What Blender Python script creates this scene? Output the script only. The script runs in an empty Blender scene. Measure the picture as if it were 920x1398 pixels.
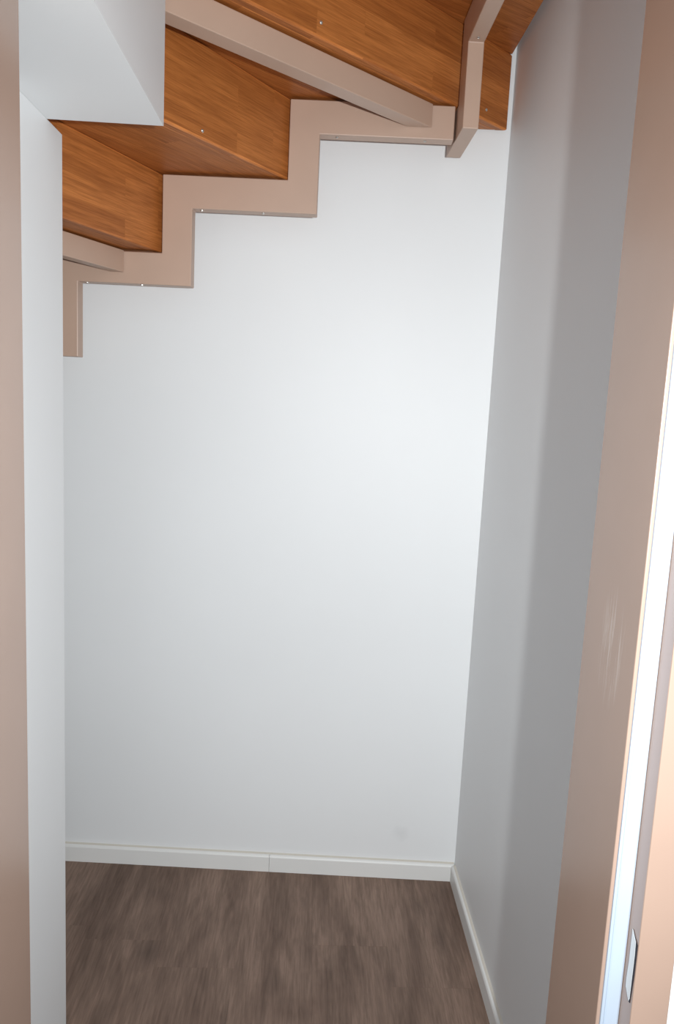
import bpy, bmesh, math, random
from mathutils import Vector, Matrix

random.seed(4)
scene = bpy.context.scene
COL = scene.collection
FLOOR_TO_EYE = 1.32

# ------------------------------------------------------------------ camera
cam_data = bpy.data.cameras.new('camera')
cam = bpy.data.objects.new('camera', cam_data)
COL.objects.link(cam)
scene.camera = cam
yaw, pitch, roll, foc = 0.0373111, 0.1480546, -0.0483926, 1051.517
fwd = Vector((math.sin(yaw) * math.cos(pitch), math.cos(yaw) * math.cos(pitch), -math.sin(pitch)))
rt = Vector((math.cos(yaw), -math.sin(yaw), 0))
dn = fwd.cross(rt)
c, s = math.cos(roll), math.sin(roll)
r_ax = c * rt + s * dn
d_ax = -s * rt + c * dn
u_ax = -d_ax
cam.matrix_world = Matrix(((r_ax.x, u_ax.x, -fwd.x, 0), (r_ax.y, u_ax.y, -fwd.y, 0),
                           (r_ax.z, u_ax.z, -fwd.z, FLOOR_TO_EYE), (0, 0, 0, 1)))
cam_data.sensor_fit = 'HORIZONTAL'
cam_data.sensor_width = 15.6
cam_data.lens = foc / 920 * 15.6
cam_data.clip_start = 0.02

# ------------------------------------------------------------------ world light and flash
world = bpy.data.worlds.new('world')
scene.world = world
world.use_nodes = True
bg = world.node_tree.nodes['Background']
bg.inputs[0].default_value = (0.86, 0.93, 1.0, 1)
bg.inputs[1].default_value = 0.66

fl = bpy.data.lights.new('flash', 'SPOT')
fl.energy = 122
fl.color = (0.95, 0.985, 1.0)
fl.spot_size = math.radians(108)
fl.spot_blend = 1.0
fl.shadow_soft_size = 0.012
flash = bpy.data.objects.new('flash', fl)
COL.objects.link(flash)
flash.location = (0.158, -0.18, FLOOR_TO_EYE - 0.012)
aim = Vector((-0.05, 1.97, FLOOR_TO_EYE - 0.29)) - flash.location
flash.rotation_euler = aim.to_track_quat('-Z', 'Y').to_euler()

scene.view_settings.view_transform = 'Standard'
scene.view_settings.look = 'None'
scene.view_settings.gamma = 1
scene.view_settings.use_curve_mapping = False
scene.view_settings.exposure = 0.0

# ------------------------------------------------------------------ layout (metres; eye at x=0, y=0)
H = FLOOR_TO_EYE
SKEW = 0.0459803                       # the back wall is not quite square to the side walls
BACK_ANGLE = -math.atan(SKEW)
BW = 1.9900964 * math.hypot(SKEW, 1)   # back wall: y = BW - SKEW * x
XR = 0.4495                            # right wall
XLW = -0.45                            # left partition, closet side
XJL, XJR = -0.336, 0.348               # door lining faces
YJ = 0.915                             # far edge of the lining
YS = 0.764                             # door stop face (the seal)
XREB = 0.372                           # rebate side face
YA = 0.734                             # front face of the frame
XAO = 0.413                            # outer edge of the frame face
def back_y(x, off=0.0): return BW - off - SKEW * x

# ------------------------------------------------------------------ materials
def new_mat(name, color, rough=0.6, spec=0.4):
    m = bpy.data.materials.new(name); m.use_nodes = True
    b = m.node_tree.nodes['Principled BSDF']
    b.inputs['Base Color'].default_value = (*color, 1)
    b.inputs['Roughness'].default_value = rough
    b.inputs['Specular IOR Level'].default_value = spec
    return m, m.node_tree, b

def nd(nt, kind, **kw):
    n = nt.nodes.new(kind)
    for k, v in kw.items():
        if k.startswith('in_'):
            key = k[3:]
            n.inputs[int(key) if key.isdigit() else key.replace('_', ' ')].default_value = v
        else: setattr(n, k, v)
    return n

def mixc(nt, fac, a, b, blend='MIX'):
    n = nt.nodes.new('ShaderNodeMix'); n.data_type = 'RGBA'; n.blend_type = blend
    for sock, v in ((n.inputs[0], fac), (n.inputs[6], a), (n.inputs[7], b)):
        if hasattr(v, 'links') or isinstance(v, bpy.types.NodeSocket): nt.links.new(v, sock)
        elif isinstance(v, (int, float)): sock.default_value = v
        else: sock.default_value = (*v, 1)
    return n.outputs[2]

def rampf(nt, src, lo, hi, a=0.0, b=1.0):
    n = nt.nodes.new('ShaderNodeMapRange')
    n.inputs[1].default_value = lo; n.inputs[2].default_value = hi
    n.inputs[3].default_value = a; n.inputs[4].default_value = b
    nt.links.new(src, n.inputs[0]); return n.outputs[0]

def add_bump(nt, b, src, strength, dist):
    n = nd(nt, 'ShaderNodeBump'); n.inputs['Strength'].default_value = strength
    n.inputs['Distance'].default_value = dist
    nt.links.new(src, n.inputs['Height']); nt.links.new(n.outputs[0], b.inputs['Normal'])

def wall_paint(name, color, smudge=None):
    m, nt, b = new_mat(name, color, 0.5, 0.5)
    tc = nd(nt, 'ShaderNodeTexCoord')
    n1 = nd(nt, 'ShaderNodeTexNoise', in_Scale=260.0, in_Detail=3.0, in_Roughness=0.6)
    nt.links.new(tc.outputs['Object'], n1.inputs['Vector'])
    n2 = nd(nt, 'ShaderNodeTexNoise', in_Scale=2.2, in_Detail=2.0)
    nt.links.new(tc.outputs['Object'], n2.inputs['Vector'])
    f = rampf(nt, n2.outputs[0], 0.3, 0.7)
    col = mixc(nt, f, tuple(x * 0.985 for x in color), tuple(min(1, x * 1.01) for x in color))
    if smudge:
        (px, py, pz), rad, dark = smudge
        vm = nd(nt, 'ShaderNodeVectorMath', operation='DISTANCE'); vm.inputs[1].default_value = (px, py, pz)
        n3 = nd(nt, 'ShaderNodeTexNoise', in_Scale=45.0, in_Detail=3.0)
        nt.links.new(tc.outputs['Object'], n3.inputs['Vector'])
        nt.links.new(tc.outputs['Object'], vm.inputs[0])
        md = nd(nt, 'ShaderNodeMath', operation='MULTIPLY_ADD')
        nt.links.new(n3.outputs[0], md.inputs[0]); md.inputs[1].default_value = 0.03
        nt.links.new(vm.outputs['Value'], md.inputs[2])
        f3 = rampf(nt, md.outputs[0], rad * 0.7, rad * 1.6, 1.0, 0.0)
        col = mixc(nt, f3, col, tuple(x * dark for x in color))
    nt.links.new(col, b.inputs['Base Color'])
    add_bump(nt, b, n1.outputs[0], 0.12, 0.0006)
    return m

def steel_paint(name, color, rough=0.42, scratch=None):
    m, nt, b = new_mat(name, color, rough, 0.6)
    tc = nd(nt, 'ShaderNodeTexCoord')
    n = nd(nt, 'ShaderNodeTexNoise', in_Scale=420.0, in_Detail=2.0)
    nt.links.new(tc.outputs['Object'], n.inputs['Vector'])
    n2 = nd(nt, 'ShaderNodeTexNoise', in_Scale=7.0, in_Detail=3.0)
    nt.links.new(tc.outputs['Object'], n2.inputs['Vector'])
    f = rampf(nt, n2.outputs[0], 0.3, 0.7)
    col = mixc(nt, f, tuple(x * 0.97 for x in color), tuple(x * 1.03 for x in color))
    if scratch:
        (px, py, pz), (sy, sz) = scratch
        # worn, pale scratch streaks in one place of the lining
        mp = nd(nt, 'ShaderNodeMapping'); mp.inputs['Rotation'].default_value = (0.30, 0, 0)
        mp.inputs['Scale'].default_value = (1, 190, 9)
        nt.links.new(tc.outputs['Object'], mp.inputs[0])
        n3 = nd(nt, 'ShaderNodeTexNoise', in_Scale=1.1, in_Detail=4.0, in_Roughness=0.7)
        nt.links.new(mp.outputs[0], n3.inputs['Vector'])
        st = rampf(nt, n3.outputs[0], 0.50, 0.66)
        sub = nd(nt, 'ShaderNodeVectorMath', operation='SUBTRACT'); sub.inputs[1].default_value = (px, py, pz)
        nt.links.new(tc.outputs['Object'], sub.inputs[0])
        sc = nd(nt, 'ShaderNodeVectorMath', operation='MULTIPLY'); sc.inputs[1].default_value = (0, 1 / sy, 1 / sz)
        nt.links.new(sub.outputs[0], sc.inputs[0])
        ln = nd(nt, 'ShaderNodeVectorMath', operation='LENGTH'); nt.links.new(sc.outputs[0], ln.inputs[0])
        mk = rampf(nt, ln.outputs['Value'], 0.35, 1.0, 1.0, 0.0)
        mu = nd(nt, 'ShaderNodeMath', operation='MULTIPLY'); nt.links.new(st, mu.inputs[0]); nt.links.new(mk, mu.inputs[1])
        mu2 = nd(nt, 'ShaderNodeMath', operation='MULTIPLY'); nt.links.new(mu.outputs[0], mu2.inputs[0]); mu2.inputs[1].default_value = 0.66
        col = mixc(nt, mu2.outputs[0], col, (0.72, 0.64, 0.58)); b.inputs['Specular IOR Level'].default_value = 1.0
    nt.links.new(col, b.inputs['Base Color'])
    add_bump(nt, b, n.outputs[0], 0.08, 0.0004)
    return m

def oak(name, tint=1.0, seed=0.0):
    """Finger-jointed oak board: staves along local x, grain along x."""
    m, nt, b = new_mat(name, (0.4, 0.16, 0.06), 0.48, 0.35)
    tc = nd(nt, 'ShaderNodeTexCoord')
    sp = nd(nt, 'ShaderNodeSeparateXYZ'); nt.links.new(tc.outputs['Object'], sp.inputs[0])
    yz = nd(nt, 'ShaderNodeMath', operation='ADD'); nt.links.new(sp.outputs[1], yz.inputs[0]); nt.links.new(sp.outputs[2], yz.inputs[1])
    cb = nd(nt, 'ShaderNodeCombineXYZ'); nt.links.new(sp.outputs[0], cb.inputs[0]); nt.links.new(yz.outputs[0], cb.inputs[1])
    oi = nd(nt, 'ShaderNodeObjectInfo')
    off = nd(nt, 'ShaderNodeMath', operation='MULTIPLY'); nt.links.new(oi.outputs['Random'], off.inputs[0]); off.inputs[1].default_value = 7.3
    cb2 = nd(nt, 'ShaderNodeCombineXYZ'); nt.links.new(off.outputs[0], cb2.inputs[0])
    cb2.inputs[1].default_value = seed
    ad = nd(nt, 'ShaderNodeVectorMath', operation='ADD'); nt.links.new(cb.outputs[0], ad.inputs[0]); nt.links.new(cb2.outputs[0], ad.inputs[1])
    br = nd(nt, 'ShaderNodeTexBrick', offset=0.37, offset_frequency=2, squash=1.0)
    br.inputs['Color1'].default_value = (0, 0, 0, 1); br.inputs['Color2'].default_value = (1, 1, 1, 1)
    br.inputs['Mortar'].default_value = (0.35, 0.35, 0.35, 1)
    br.inputs['Scale'].default_value = 1.0
    br.inputs['Mortar Size'].default_value = 0.0004
    br.inputs['Mortar Smooth'].default_value = 0.3
    br.inputs['Brick Width'].default_value = 0.34
    br.inputs['Row Height'].default_value = 0.0445
    nt.links.new(ad.outputs[0], br.inputs['Vector'])
    # each stave shifts the grain field
    sh = nd(nt, 'ShaderNodeVectorMath', operation='SCALE'); sh.inputs['Scale'].default_value = 9.0
    nt.links.new(br.outputs['Color'], sh.inputs[0])
    gv = nd(nt, 'ShaderNodeVectorMath', operation='ADD'); nt.links.new(ad.outputs[0], gv.inputs[0]); nt.links.new(sh.outputs[0], gv.inputs[1])
    mp = nd(nt, 'ShaderNodeMapping'); mp.inputs['Scale'].default_value = (2.4, 36, 2.2)
    nt.links.new(gv.outputs[0], mp.inputs[0])
    wv = nd(nt, 'ShaderNodeTexNoise', in_Scale=1.0, in_Detail=5.0, in_Roughness=0.62, in_Distortion=1.3)
    nt.links.new(mp.outputs[0], wv.inputs['Vector'])
    mp2 = nd(nt, 'ShaderNodeMapping'); mp2.inputs['Scale'].default_value = (14, 420, 14)
    nt.links.new(gv.outputs[0], mp2.inputs[0])
    fi = nd(nt, 'ShaderNodeTexNoise', in_Scale=1.0, in_Detail=3.0, in_Roughness=0.55)
    nt.links.new(mp2.outputs[0], fi.inputs['Vector'])
    bw = nd(nt, 'ShaderNodeRGBToBW'); nt.links.new(br.outputs['Color'], bw.inputs[0])
    base = mixc(nt, bw.outputs[0], (0.43 * tint, 0.146 * tint, 0.034 * tint), (0.555 * tint, 0.204 * tint, 0.052 * tint))
    g1 = rampf(nt, wv.outputs[0], 0.33, 0.68)
    dark = mixc(nt, g1, (0.73, 0.67, 0.62), (1.10, 1.10, 1.12))
    c1 = mixc(nt, 1.0, base, dark, 'MULTIPLY')
    g2 = rampf(nt, fi.outputs[0], 0.36, 0.6)
    pores = mixc(nt, g2, (0.78, 0.74, 0.70), (1.04, 1.04, 1.04))
    c2 = mixc(nt, 1.0, c1, pores, 'MULTIPLY')
    # an occasional dark knot
    vo = nd(nt, 'ShaderNodeTexVoronoi', in_Scale=3.1, feature='F1')
    mp3 = nd(nt, 'ShaderNodeMapping'); mp3.inputs['Scale'].default_value = (0.7, 1.5, 1)
    nt.links.new(gv.outputs[0], mp3.inputs[0]); nt.links.new(mp3.outputs[0], vo.inputs['Vector'])
    kn = rampf(nt, vo.outputs['Distance'], 0.02, 0.06, 0.55, 0.0)
    c3 = mixc(nt, kn, c2, (0.12, 0.045, 0.02))
    nt.links.new(c3, b.inputs['Base Color'])
    nt.links.new(rampf(nt, fi.outputs[0], 0.3, 0.7, 0.56, 0.42), b.inputs['Roughness'])
    add_bump(nt, b, fi.outputs[0], 0.10, 0.0006)
    return m

def floor_wood():
    m, nt, b = new_mat('floor_wood', (0.2, 0.15, 0.12), 0.5, 0.3)
    tc = nd(nt, 'ShaderNodeTexCoord')
    oi = nd(nt, 'ShaderNodeObjectInfo')
    off = nd(nt, 'ShaderNodeMath', operation='MULTIPLY'); nt.links.new(oi.outputs['Random'], off.inputs[0]); off.inputs[1].default_value = 31.0
    cb = nd(nt, 'ShaderNodeCombineXYZ'); nt.links.new(off.outputs[0], cb.inputs[0]); nt.links.new(off.outputs[0], cb.inputs[2])
    ad = nd(nt, 'ShaderNodeVectorMath', operation='ADD')
    nt.links.new(tc.outputs['Object'], ad.inputs[0]); nt.links.new(cb.outputs[0], ad.inputs[1])
    def nz(scale, detail, rough, dist=0.0, vec=ad.outputs[0]):
        mp = nd(nt, 'ShaderNodeMapping'); mp.inputs['Scale'].default_value = scale
        nt.links.new(vec, mp.inputs[0])
        n = nd(nt, 'ShaderNodeTexNoise', in_Scale=1.0, in_Detail=detail, in_Roughness=rough, in_Distortion=dist)
        nt.links.new(mp.outputs[0], n.inputs['Vector']); return n.outputs[0]
    ge = nd(nt, 'ShaderNodeNewGeometry')
    big = nz((8, 1.6, 1), 4.0, 0.6, 0.8, ge.outputs['Position'])
    mid = nz((46, 5.5, 1), 5.0, 0.65, 0.9)
    fine = nz((260, 14, 1), 3.0, 0.6)
    tone = nd(nt, 'ShaderNodeMath', operation='ADD'); nt.links.new(big, tone.inputs[0])
    t2 = nd(nt, 'ShaderNodeMath', operation='MULTIPLY'); nt.links.new(oi.outputs['Random'], t2.inputs[0]); t2.inputs[1].default_value = 0.035
    nt.links.new(t2.outputs[0], tone.inputs[1])
    c0 = mixc(nt, rampf(nt, tone.outputs[0], 0.38, 0.72), (0.160, 0.103, 0.077), (0.305, 0.210, 0.162))
    c1 = mixc(nt, 1.0, c0, mixc(nt, rampf(nt, mid, 0.34, 0.66), (0.76, 0.74, 0.72), (1.10, 1.09, 1.08)), 'MULTIPLY')
    c2 = mixc(nt, 1.0, c1, mixc(nt, rampf(nt, fine, 0.36, 0.62), (0.80, 0.79, 0.78), (1.06, 1.06, 1.06)), 'MULTIPLY')
    vo = nd(nt, 'ShaderNodeTexVoronoi', in_Scale=1.0, feature='F1')
    mp = nd(nt, 'ShaderNodeMapping'); mp.inputs['Scale'].default_value = (6.0, 2.6, 0)
    wob = nz((14, 9, 1), 3.0, 0.6)
    w2 = nd(nt, 'ShaderNodeVectorMath', operation='ADD')
    w3 = nd(nt, 'ShaderNodeMath', operation='MULTIPLY'); nt.links.new(wob, w3.inputs[0]); w3.inputs[1].default_value = 0.05
    nt.links.new(ad.outputs[0], w2.inputs[0]); nt.links.new(w3.outputs[0], w2.inputs[1])
    nt.links.new(w2.outputs[0], mp.inputs[0]); nt.links.new(mp.outputs[0], vo.inputs['Vector'])
    kn = rampf(nt, vo.outputs['Distance'], 0.03, 0.20, 0.55, 0.0)
    c3 = mixc(nt, kn, c2, (0.06, 0.038, 0.028))
    nt.links.new(c3, b.inputs['Base Color'])
    add_bump(nt, b, fine, 0.12, 0.0005)
    return m

WHITE = (0.815, 0.825, 0.83)
M_wall = wall_paint('white_wall_paint', WHITE)
M_back = wall_paint('back_wall_paint', (0.835, 0.845, 0.85), smudge=((0.295, 0.0, 0.130), 0.026, 0.925))
M_base = wall_paint('baseboard_paint', (0.80, 0.795, 0.775))
M_base.node_tree.nodes['Principled BSDF'].inputs['Roughness'].default_value = 0.4
M_caulk, _, _ = new_mat('caulk', (0.66, 0.62, 0.55), 0.6)
BEIGE = (0.50, 0.345, 0.262)
M_beige = steel_paint('beige_coated_steel', BEIGE)
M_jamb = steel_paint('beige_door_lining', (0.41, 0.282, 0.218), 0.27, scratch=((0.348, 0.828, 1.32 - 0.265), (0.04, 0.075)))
M_oak = oak('oiled_oak')
M_oak_edge = oak('sanded_oak_highlight', 1.32, 3.1)  # paler tint paints the light that the riser edges catch
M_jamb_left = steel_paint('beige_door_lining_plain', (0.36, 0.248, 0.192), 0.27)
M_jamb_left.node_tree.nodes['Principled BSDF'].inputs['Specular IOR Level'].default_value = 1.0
M_floor = floor_wood()
M_seal, _, _ = new_mat('white_rubber_seal', (0.43, 0.50, 0.59), 0.5)
M_cream, _, _ = new_mat('cream_edge', (0.75, 0.58, 0.44), 0.45)
M_white_plastic, _, _ = new_mat('white_plastic', (0.78, 0.80, 0.80), 0.4)
M_black, _, _ = new_mat('slot_shade_black', (0.015, 0.012, 0.018), 0.6)
M_screw, nt_, b_ = new_mat('zinc_screw', (0.62, 0.60, 0.57), 0.3)
b_.inputs['Metallic'].default_value = 0.9

# ------------------------------------------------------------------ mesh helpers
def link(name, bm, mat, parent=None, loc=(0, 0, 0), rotz=0.0, smooth=False):
    me = bpy.data.meshes.new(name)
    bmesh.ops.recalc_face_normals(bm, faces=bm.faces)
    bm.to_mesh(me); bm.free()
    for mm in (mat if isinstance(mat, (list, tuple)) else [mat]): me.materials.append(mm)
    if smooth:
        for p in me.polygons: p.use_smooth = True
    o = bpy.data.objects.new(name, me); COL.objects.link(o)
    o.location = loc; o.rotation_euler = (0, 0, rotz)
    if parent: o.parent = parent
    return o

def empty(name, loc=(0, 0, 0), rotz=0.0):
    o = bpy.data.objects.new(name, None); COL.objects.link(o)
    o.location = loc; o.rotation_euler = (0, 0, rotz); o.empty_display_size = 0.1
    return o

def structure(o): o['kind'] = 'structure'; return o

def bev(bm, w, seg=2, ang=30):
    if w <= 0: return
    es = [e for e in bm.edges if len(e.link_faces) == 2 and e.calc_face_angle(0) > math.radians(ang)]
    bmesh.ops.bevel(bm, geom=es, offset=w, segments=seg, profile=0.5, affect='EDGES')

def box(x0, x1, y0, y1, z0, z1, bevel=0.0, bm=None):
    own = bm is None
    bm = bm or bmesh.new()
    vs = [bm.verts.new((x, y, z)) for x in (x0, x1) for y in (y0, y1) for z in (z0, z1)]
    for f in ((0, 1, 3, 2), (4, 6, 7, 5), (0, 4, 5, 1), (2, 3, 7, 6), (0, 2, 6, 4), (1, 5, 7, 3)):
        bm.faces.new([vs[i] for i in f])
    if own and bevel: bev(bm, bevel)
    return bm

def prism(pts, a, b, axis='z', bevel=0.0, bm=None):
    """Extrude a closed 2-D outline from a to b; axis z: (x,y), y: (x,z), x: (y,z)."""
    bm = bm or bmesh.new()
    def P(p, t):
        return {'z': (p[0], p[1], t), 'y': (p[0], t, p[1]), 'x': (t, p[0], p[1])}[axis]
    lo = [bm.verts.new(P(p, a)) for p in pts]; hi = [bm.verts.new(P(p, b)) for p in pts]
    n = len(pts)
    bm.faces.new(lo); bm.faces.new(hi[::-1])
    for i in range(n): bm.faces.new((lo[i], lo[(i + 1) % n], hi[(i + 1) % n], hi[i]))
    bmesh.ops.recalc_face_normals(bm, faces=bm.faces)
    bev(bm, bevel)
    return bm

# ------------------------------------------------------------------ the room shell
TOP = 2.85
XFAR = -1.22
# back wall, in its own slightly turned frame (local x along the wall, local y = depth)
bk = link('wall_back', box(XFAR - 0.1, XR + 0.12, 0, 0.12, -0.02, TOP), M_back, loc=(0, BW, 0), rotz=BACK_ANGLE)
structure(bk)
structure(link('wall_right', box(XR, XR + 0.12, YJ - 0.015, back_y(XR) + 0.02, -0.02, TOP), M_wall))
structure(link('wall_left_light_block', box(XFAR - 0.1, XFAR, YJ - 0.015, back_y(XFAR) + 0.02, -0.02, TOP), M_wall))  # unseen wall, added to keep world light from leaking in on the left
# left partition; the stairs pass over its top
ZB = 0.422 + H
structure(link('wall_left', box(XLW - 0.085, XLW, YJ - 0.015, 1.417, 0.0, ZB, 0.0012), M_wall))
# boxed-in soffit on top of the partition
structure(link('ceiling', box(XLW - 0.085, -0.2625, YJ - 0.01, 1.342, ZB + 0.0005, 0.652 + H, 0.0025), M_wall))
# the wall that holds the door, seen edge-on past the frame
YW0 = YA + 0.006
bmf = bmesh.new()
box(XFAR - 0.1, XJL - 0.035, YW0, YJ - 0.015, -0.02, TOP, bm=bmf)
box(XREB + 0.02, 1.4, YW0, YJ - 0.015, -0.02, TOP, bm=bmf)
box(XJL - 0.035, XREB + 0.02, YW0, YJ - 0.015, 2.07, TOP, bm=bmf)
structure(link('wall_front', bmf, M_wall))

# floor: screed slab with planks running away from the door
fl_o = structure(link('floor', box(XFAR - 0.1, 1.4, -1.4, BW + 0.1, -0.05, -0.012), M_floor))
rows = []
x = XFAR; k = 0
PW = 0.182
random.seed(11)
while x < 1.3:
    y = -1.4 - random.random() * 1.1
    while y < BW + 0.1:
        L = 1.22
        y0 = max(y, -1.38); y1 = min(y + L, back_y(x) - 0.004, back_y(x + PW) - 0.004)
        inside = x > XR - 0.001
        if inside: y1 = min(y1, YW0 - 0.003)
        if y1 - y0 > 0.03:
            x1 = x + PW - 0.0002
            if x < XR < x1: x1 = XR - 0.002 if y1 > YW0 else x1
            o = link('floor_plank', box(0, x1 - x, 0, y1 - y0 - 0.0002, -0.012, 0.0), M_floor, parent=fl_o, loc=(x, y0, 0))
        y += L
    x += PW; k += 1

# baseboards -------------------------------------------------------
BH, BT = 0.049, 0.012
def board_profile(L):
    """skirting with a rounded top edge; local x = length, local y = thickness towards the room"""
    pts = [(0, 0), (-BT, 0), (-BT, BH - 0.006), (-BT + 0.002, BH - 0.002), (-BT + 0.006, BH), (0, BH)]
    bm = bmesh.new()
    return prism([(p[0], p[1]) for p in pts], 0, L, 'x', bm=bm)
bb = structure(empty('baseboard_back', (0, BW, 0), BACK_ANGLE))
seam = -0.067
link('board', board_profile(abs(XFAR - seam) - 0.0008), M_base, parent=bb, loc=(XFAR, 0, 0))
link('board', board_profile(XR - seam - 0.002), M_base, parent=bb, loc=(seam, 0, 0))
link('sealant_bead', prism([(-BT + 0.006, BH), (0.0, BH), (0.0, BH + 0.0025)], XFAR, XR - 0.002, 'x'), M_caulk, parent=bb)
br = structure(empty('baseboard_right', (XR, back_y(XR), 0), -math.pi / 2))
link('board', board_profile(back_y(XR) - BT - YJ), M_base, parent=br, loc=(BT, 0, 0))
link('sealant_bead', prism([(-BT + 0.006, BH), (0.0, BH), (0.0, BH + 0.0018)], BT, back_y(XR) - YJ, 'x'), M_caulk, parent=br)

# ------------------------------------------------------------------ door frame (beige steel lining)
door = structure(empty('door_1', ((XJL + XJR) / 2, (YA + YJ) / 2, 0)))
dx, dy = door.location.x, door.location.y
def dpart(name, bm, mat, **kw): return link(name, bm, mat, parent=door, loc=(-dx, -dy, 0), **kw)
HEAD = 2.03
# right jamb outline in plan: lining, step, rebate, face, return
rj = [(XJR, YJ), (XJR, YS), (XREB, YS), (XREB, YA), (XAO, YA), (XAO, YA + 0.005), (XREB + 0.0015 + 0.02, YA + 0.005),
      (XREB + 0.0215, YJ), ]
dpart('jamb', prism(rj, 0.0, HEAD + 0.04, 'z', 0.0012), M_jamb)
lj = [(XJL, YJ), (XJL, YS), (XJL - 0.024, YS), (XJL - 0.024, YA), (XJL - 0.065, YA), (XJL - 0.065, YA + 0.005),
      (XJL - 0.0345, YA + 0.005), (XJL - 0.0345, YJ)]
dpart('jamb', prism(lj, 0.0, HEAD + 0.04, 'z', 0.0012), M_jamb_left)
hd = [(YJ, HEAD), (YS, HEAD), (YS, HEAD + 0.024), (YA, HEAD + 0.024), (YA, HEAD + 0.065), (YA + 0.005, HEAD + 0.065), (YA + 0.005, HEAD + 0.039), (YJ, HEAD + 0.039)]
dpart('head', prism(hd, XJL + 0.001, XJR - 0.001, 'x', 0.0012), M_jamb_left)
# pale rubber seal in the step of the frame
def seal(x0, x1, sgn):
    w = x1 - x0
    pts = [(x0, YS - 0.0003), (x0, YS - 0.0030), (x0 + w * 0.12, YS - 0.0046), (x0 + w * 0.2, YS - 0.0032),
           (x0 + w * 0.26, YS - 0.0042), (x0 + w * 0.9, YS - 0.0048), (x1, YS - 0.0036), (x1, YS - 0.0003)]
    return prism(pts, 0.0, HEAD + 0.02, 'z')
dpart('rubber_seal', seal(XJR + 0.0036, XREB - 0.0006, 1), M_seal)
dpart('rubber_seal', seal(XJL - 0.0234, XJL - 0.0036, 1), M_seal)
# strike plate in the rebate: white insert; a flat black strip paints the slot's shade
def onx(u, v, X):
    d = (u - 460) * r_ax + (v - 699) * d_ax + foc * fwd
    d = d * (X / d.x); return (d.y, d.z + H)
STRIKE_WHITE = [(0.7505, 0.7640), (0.7405, 0.7560), (0.7395, 0.7400), (0.7400, 0.6880), (0.7420, 0.6840), (0.7515, 0.6940), (0.7520, 0.7040), (0.7505, 0.7240)]
STRIKE_DARK = [(0.7500, 0.7645), (0.7362, 0.7550), (0.7362, 0.7200), (0.7390, 0.6840), (0.7415, 0.6835), (0.7400, 0.6880), (0.7395, 0.7400), (0.7405, 0.7560)]
sp_ = dpart('strike_plate', prism(STRIKE_WHITE, XREB - 0.0008, XREB + 0.0005, 'x'), M_white_plastic)
sp_['label'] = 'white strike plate insert in the door rebate'
ds = link('latch_slot_shade', prism(STRIKE_DARK, XREB - 0.0006, XREB + 0.0005, 'x'), M_black, parent=sp_)

# ------------------------------------------------------------------ the winding staircase
stair = empty('winder_staircase', (-0.62, 1.25, 0))
stair['label'] = 'oak winder staircase with beige sawtooth stringers turning overhead through the closet'
stair['category'] = 'staircase'
S0 = stair.location.copy()
def spart(name, bm, mat, loc=(0, 0, 0), rotz=0.0, parent=None, **kw):
    l = (loc[0] - S0.x, loc[1] - S0.y, loc[2] - S0.z)
    return link(name, bm, mat, parent=stair, loc=l, rotz=rotz, **kw)

U = {k: 0.312 + 0.171 * (k - 1) + H for k in range(-1, 8)}       # underside heights of the treads

# stringer along the back wall (local x along the wall, z up), front face 16.9 cm off the wall
cosb = math.cos(BACK_ANGLE)
ox = -0.1693 * math.sin(-BACK_ANGLE); oy = -0.1693 * math.cos(BACK_ANGLE)
# frame: point with local u is at  w*u + n*1.8208
wv = Vector((cosb, -math.sin(-BACK_ANGLE), 0)); nv = Vector((math.sin(-BACK_ANGLE), cosb, 0))
s1o = nv * 1.8208
TH1 = 0.036
s1 = [(.203, .577), (-.0945, .577), (-.0945, .406), (-.376, .406), (-.376, .235), (-.637, .235), (-.637, .064),
      (-.92, .064), (-.92, -.107), (-.99, -.107), (-.99, .135), (-.705, .135), (-.705, .306), (-.444, .306),
      (-.444, .477), (-.1625, .477), (-.1625, .648), (.203, .648)]
stringer1 = spart('stringer', prism([(a, b + H) for a, b in s1], 0, TH1, 'y', 0.0018), M_beige, loc=s1o, rotz=BACK_ANGLE)
# stringer along the right side
s2 = [(1.934, .577), (1.73, .577), (1.73, .748), (1.45, .748), (1.45, .919), (1.17, .919), (1.17, 1.09), (.94, 1.09),
      (.94, 1.161), (1.24, 1.161), (1.24, .990), (1.52, .990), (1.52, .819), (1.80, .819), (1.80, .648), (1.934, .648)]
X2 = 0.2915; TH2 = 0.034
stringer2 = spart('stringer', prism([(a, b + H) for a, b in s2], X2, X2 + TH2, 'x', 0.0018), M_beige)

def screw_bm(r=0.0036, h=0.0022):
    bm = bmesh.new()
    prof = [(r, 0), (r * 0.96, h * 0.45), (r * 0.6, h), (r * 0.42, h), (r * 0.3, h * 0.35)]
    n = 12; rings = []
    for rr, z in prof: rings.append([bm.verts.new((rr * math.cos(2 * math.pi * i / n), rr * math.sin(2 * math.pi * i / n), z)) for i in range(n)])
    for a, b in zip(rings, rings[1:]):
        for i in range(n): bm.faces.new((a[i], a[(i + 1) % n], b[(i + 1) % n], b[i]))
    bm.faces.new(rings[-1][::-1]); bm.faces.new(rings[0])
    return bm
screw_me = bpy.data.meshes.new('screw'); _b = screw_bm(); bmesh.ops.recalc_face_normals(_b, faces=_b.faces); _b.to_mesh(screw_me); _b.free()
screw_me.materials.append(M_screw)
def add_screw(parent, local, normal):
    o = bpy.data.objects.new('screw', screw_me); COL.objects.link(o); o.parent = parent
    o.location = local; o.rotation_euler = Vector(normal).to_track_quat('Z', 'Y').to_euler()
    return o
for u, z in ((-.0566, .577), (.1409, .577), (-.3568, .406), (-.2165, .406), (-.6193, .235), (-.4921, .235)):
    add_screw(stringer1, (u, 0.014, z + H), (0, 0, -1))
add_screw(stringer2, (X2 + 0.017, 1.710, .748 + H), (0, 0, -1))
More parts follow.
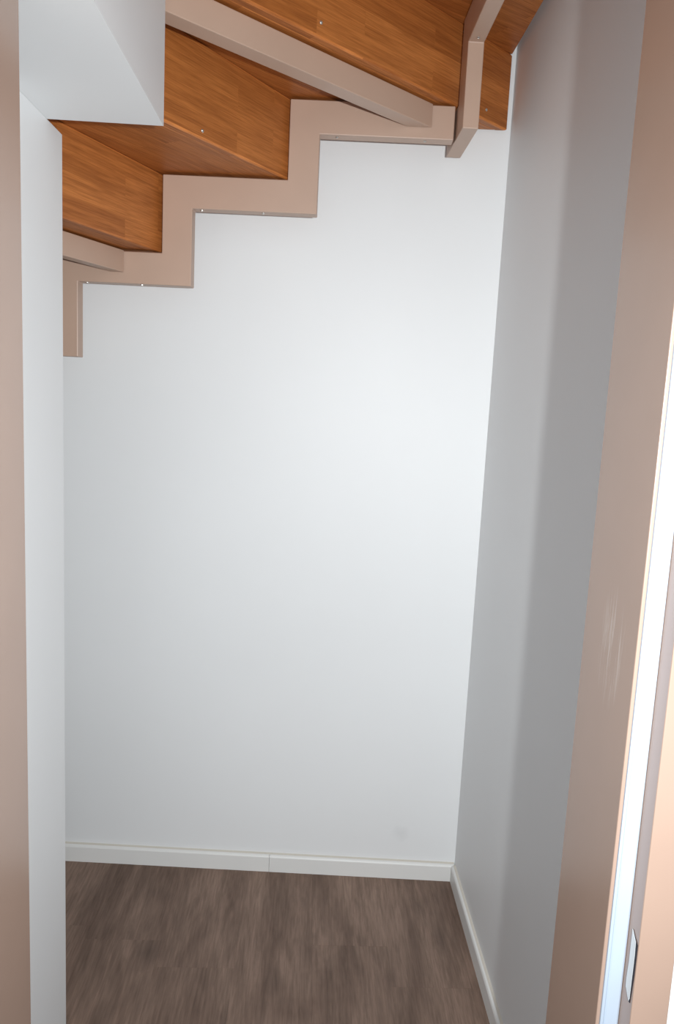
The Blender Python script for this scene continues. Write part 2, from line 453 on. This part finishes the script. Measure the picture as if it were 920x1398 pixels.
add_screw(stringer2, (X2 + 0.017, 1.30, .919 + H), (0, 0, -1))

# riser lines in plan: x = a*y + b  (the face seen from below)
RL = {0: (0.22, -1.31), 1: (0.395, -1.100), 2: (0.630, -1.241), 3: (1.069, -1.657)}
NEWEL = Vector((-0.66, 0.95))
def riser_pts():
    out = {}
    for k, (a, b) in RL.items():
        y = (BW - 0.012 - SKEW * b) / (1 + SKEW * a)
        if k < 3:          # these stop at the back of the stringer
            y = (BW - 0.112 - SKEW * b) / (1 + SKEW * a)
        far = Vector((a * y + b, y))
        near_y = {0: 1.02, 1: 1.02, 2: 0.99, 3: 0.975}[k]
        out[k] = (Vector((a * near_y + b, near_y)), far)
    out[4] = (Vector((-0.60, 0.985)), Vector((XR - 0.012, 1.640)))
    out[5] = (Vector((-0.60, 0.955)), Vector((XR - 0.012, 1.300)))
    return out
RP = riser_pts()
# the soffit box stops the lower steps
def clip_near(p, q, ymin):
    if p.y >= ymin: return p
    t = (ymin - p.y) / (q.y - p.y); return p + (q - p) * t
def off_line(seg, d):
    """shift a segment sideways; d>0 towards the down-stair side"""
    v = (seg[1] - seg[0]).normalized(); nrm = Vector((-v.y, v.x))
    return (seg[0] + nrm * d, seg[1] + nrm * d)
def isect(seg, wall):
    p, q = seg; v = q - p
    if wall == 'back': t = (BW - 0.012 - SKEW * p.x - p.y) / (v.y + SKEW * v.x)
    else: t = (XR - 0.012 - p.x) / v.x
    return p + v * t
RT = 0.022
risers = {}
for k in range(0, 6):
    n_, f_ = RP[k]
    if k in (2,): n_ = clip_near(n_, f_, 1.345)
    d = (f_ - n_); L = d.length; ang = math.atan2(d.y, d.x)
    # local x along the riser from near end, local y>0 = away from the viewer's side (down the stairs)
    z0 = U[k] - 0.0012; z1 = U[k + 1] - 0.0005
    # the far end is cut to follow the wall
    fb = isect(off_line((n_, f_), RT), 'right' if k >= 4 else 'back') if k >= 3 else None
    Lb = (fb - n_).dot(d.normalized()) if fb else L
    bm = prism([(0, 0), (L, 0), (Lb, RT), (0, RT)], 0, z1 - z0, 'z', 0.0042)
    for f in bm.faces:                       # sanded rounded edges and underside; their highlight is painted as paler oak
        nz_ = f.normal
        if f.calc_area() < L * 0.0075 and abs(nz_.z) > 0.2 and nz_.y < 0.2: f.material_index = 1
    risers[k] = spart('riser', bm, [M_oak, M_oak_edge], loc=(n_.x, n_.y, z0), rotz=ang)

def add_riser_screw(k, X, Y, Z):
    n_ = risers[k].location + S0
    ang = risers[k].rotation_euler.z
    lx = (X - n_.x) * math.cos(ang) + (Y - n_.y) * math.sin(ang)
    add_screw(risers[k], (lx, -0.0002, Z + H - n_.z), (0, -1, 0))
add_riser_screw(2, -.237, 1.593, .497)
for X, Y, Z in ((-.016, 1.5356, .679), (.2972, 1.8286, .8188 - .01), (.372, 1.8984, .676)): add_riser_screw(3, X, Y, Z)

# treads: between the line of riser k-1 (with a nosing beyond it) and the face line of riser k
TT = 0.040
corner = Vector((XR - 0.012, back_y(XR - 0.012, 0.012)))
for k in range(0, 6):
    hi_ = off_line(RP[k], RT - 0.0003)       # the upper riser stands behind the tread's back edge
    if k == 0:
        lo = (Vector((-0.90, 1.02)), Vector((-1.15, 2.0)))
    else:
        lo = off_line(RP[k - 1], RT + 0.035)
    if k <= 3:
        A = isect(lo, 'back'); B = isect(hi_, 'back')
        if B.x > corner.x: B = corner.copy()
        poly = [lo[0], A, B, hi_[0]]
    elif k == 4:
        A = isect(lo, 'back'); B = isect(hi_, 'right')
        poly = [lo[0], A, corner, B, hi_[0]]
    else:
        A = isect(lo, 'right'); B = isect(hi_, 'right')
        poly = [lo[0], A, B, hi_[0]]
    if k in (2, 3):
        # keep clear of the soffit box
        out = []
        for i, p in enumerate(poly):
            q = poly[(i + 1) % len(poly)]
            if p.y >= 1.345: out.append(p)
            if (p.y < 1.345) != (q.y < 1.345):
                t = (1.345 - p.y) / (q.y - p.y); out.append(p + (q - p) * t)
        poly = out
    d = RP[k][1] - RP[k][0]; ang = math.atan2(d.y, d.x)
    o_ = RP[k][0]
    loc2 = [((p - o_).x * math.cos(ang) + (p - o_).y * math.sin(ang), -(p - o_).x * math.sin(ang) + (p - o_).y * math.cos(ang)) for p in poly]
    spart('tread', prism(loc2, 0, TT, 'z', 0.002), M_oak, loc=(o_.x, o_.y, U[k]), rotz=ang)
# upper treads closing the flight above the door
spart('tread', prism([(-0.58, 0.925), (XR - 0.012, 0.925), (XR - 0.012, 1.345), (-0.58, 1.02)], U[6], U[6] + TT, 'z', 0.002), M_oak)

# steel bearers under the steps, running from the newel to the stringer
def bearer(p_far, p_near, ztop, zbot, width):
    d = Vector(p_far) - Vector(p_near); L = d.length; ang = math.atan2(d.y, d.x)
    ca, sa = math.cos(ang), math.sin(ang)
    # far end mitred to lie flat against the stringer's front face
    wl = (wv.x * ca + wv.y * sa, -wv.x * sa + wv.y * ca)
    k_ = wl[0] / wl[1]
    pts = [(0, 0), (L, 0), (L + k_ * width, width), (0, width)]
    return spart('bearer', prism(pts, 0, ztop - zbot, 'z', 0.0015), M_beige, loc=(p_near[0], p_near[1], zbot), rotz=ang)
bearer((.2365, 1.8085), (-.335, 1.287 + .0), .6495 + H, .600 + H, .040)
bearer((-.4455, 1.8400), (-.700, 1.205), .3075 + H, .259 + H, .030)
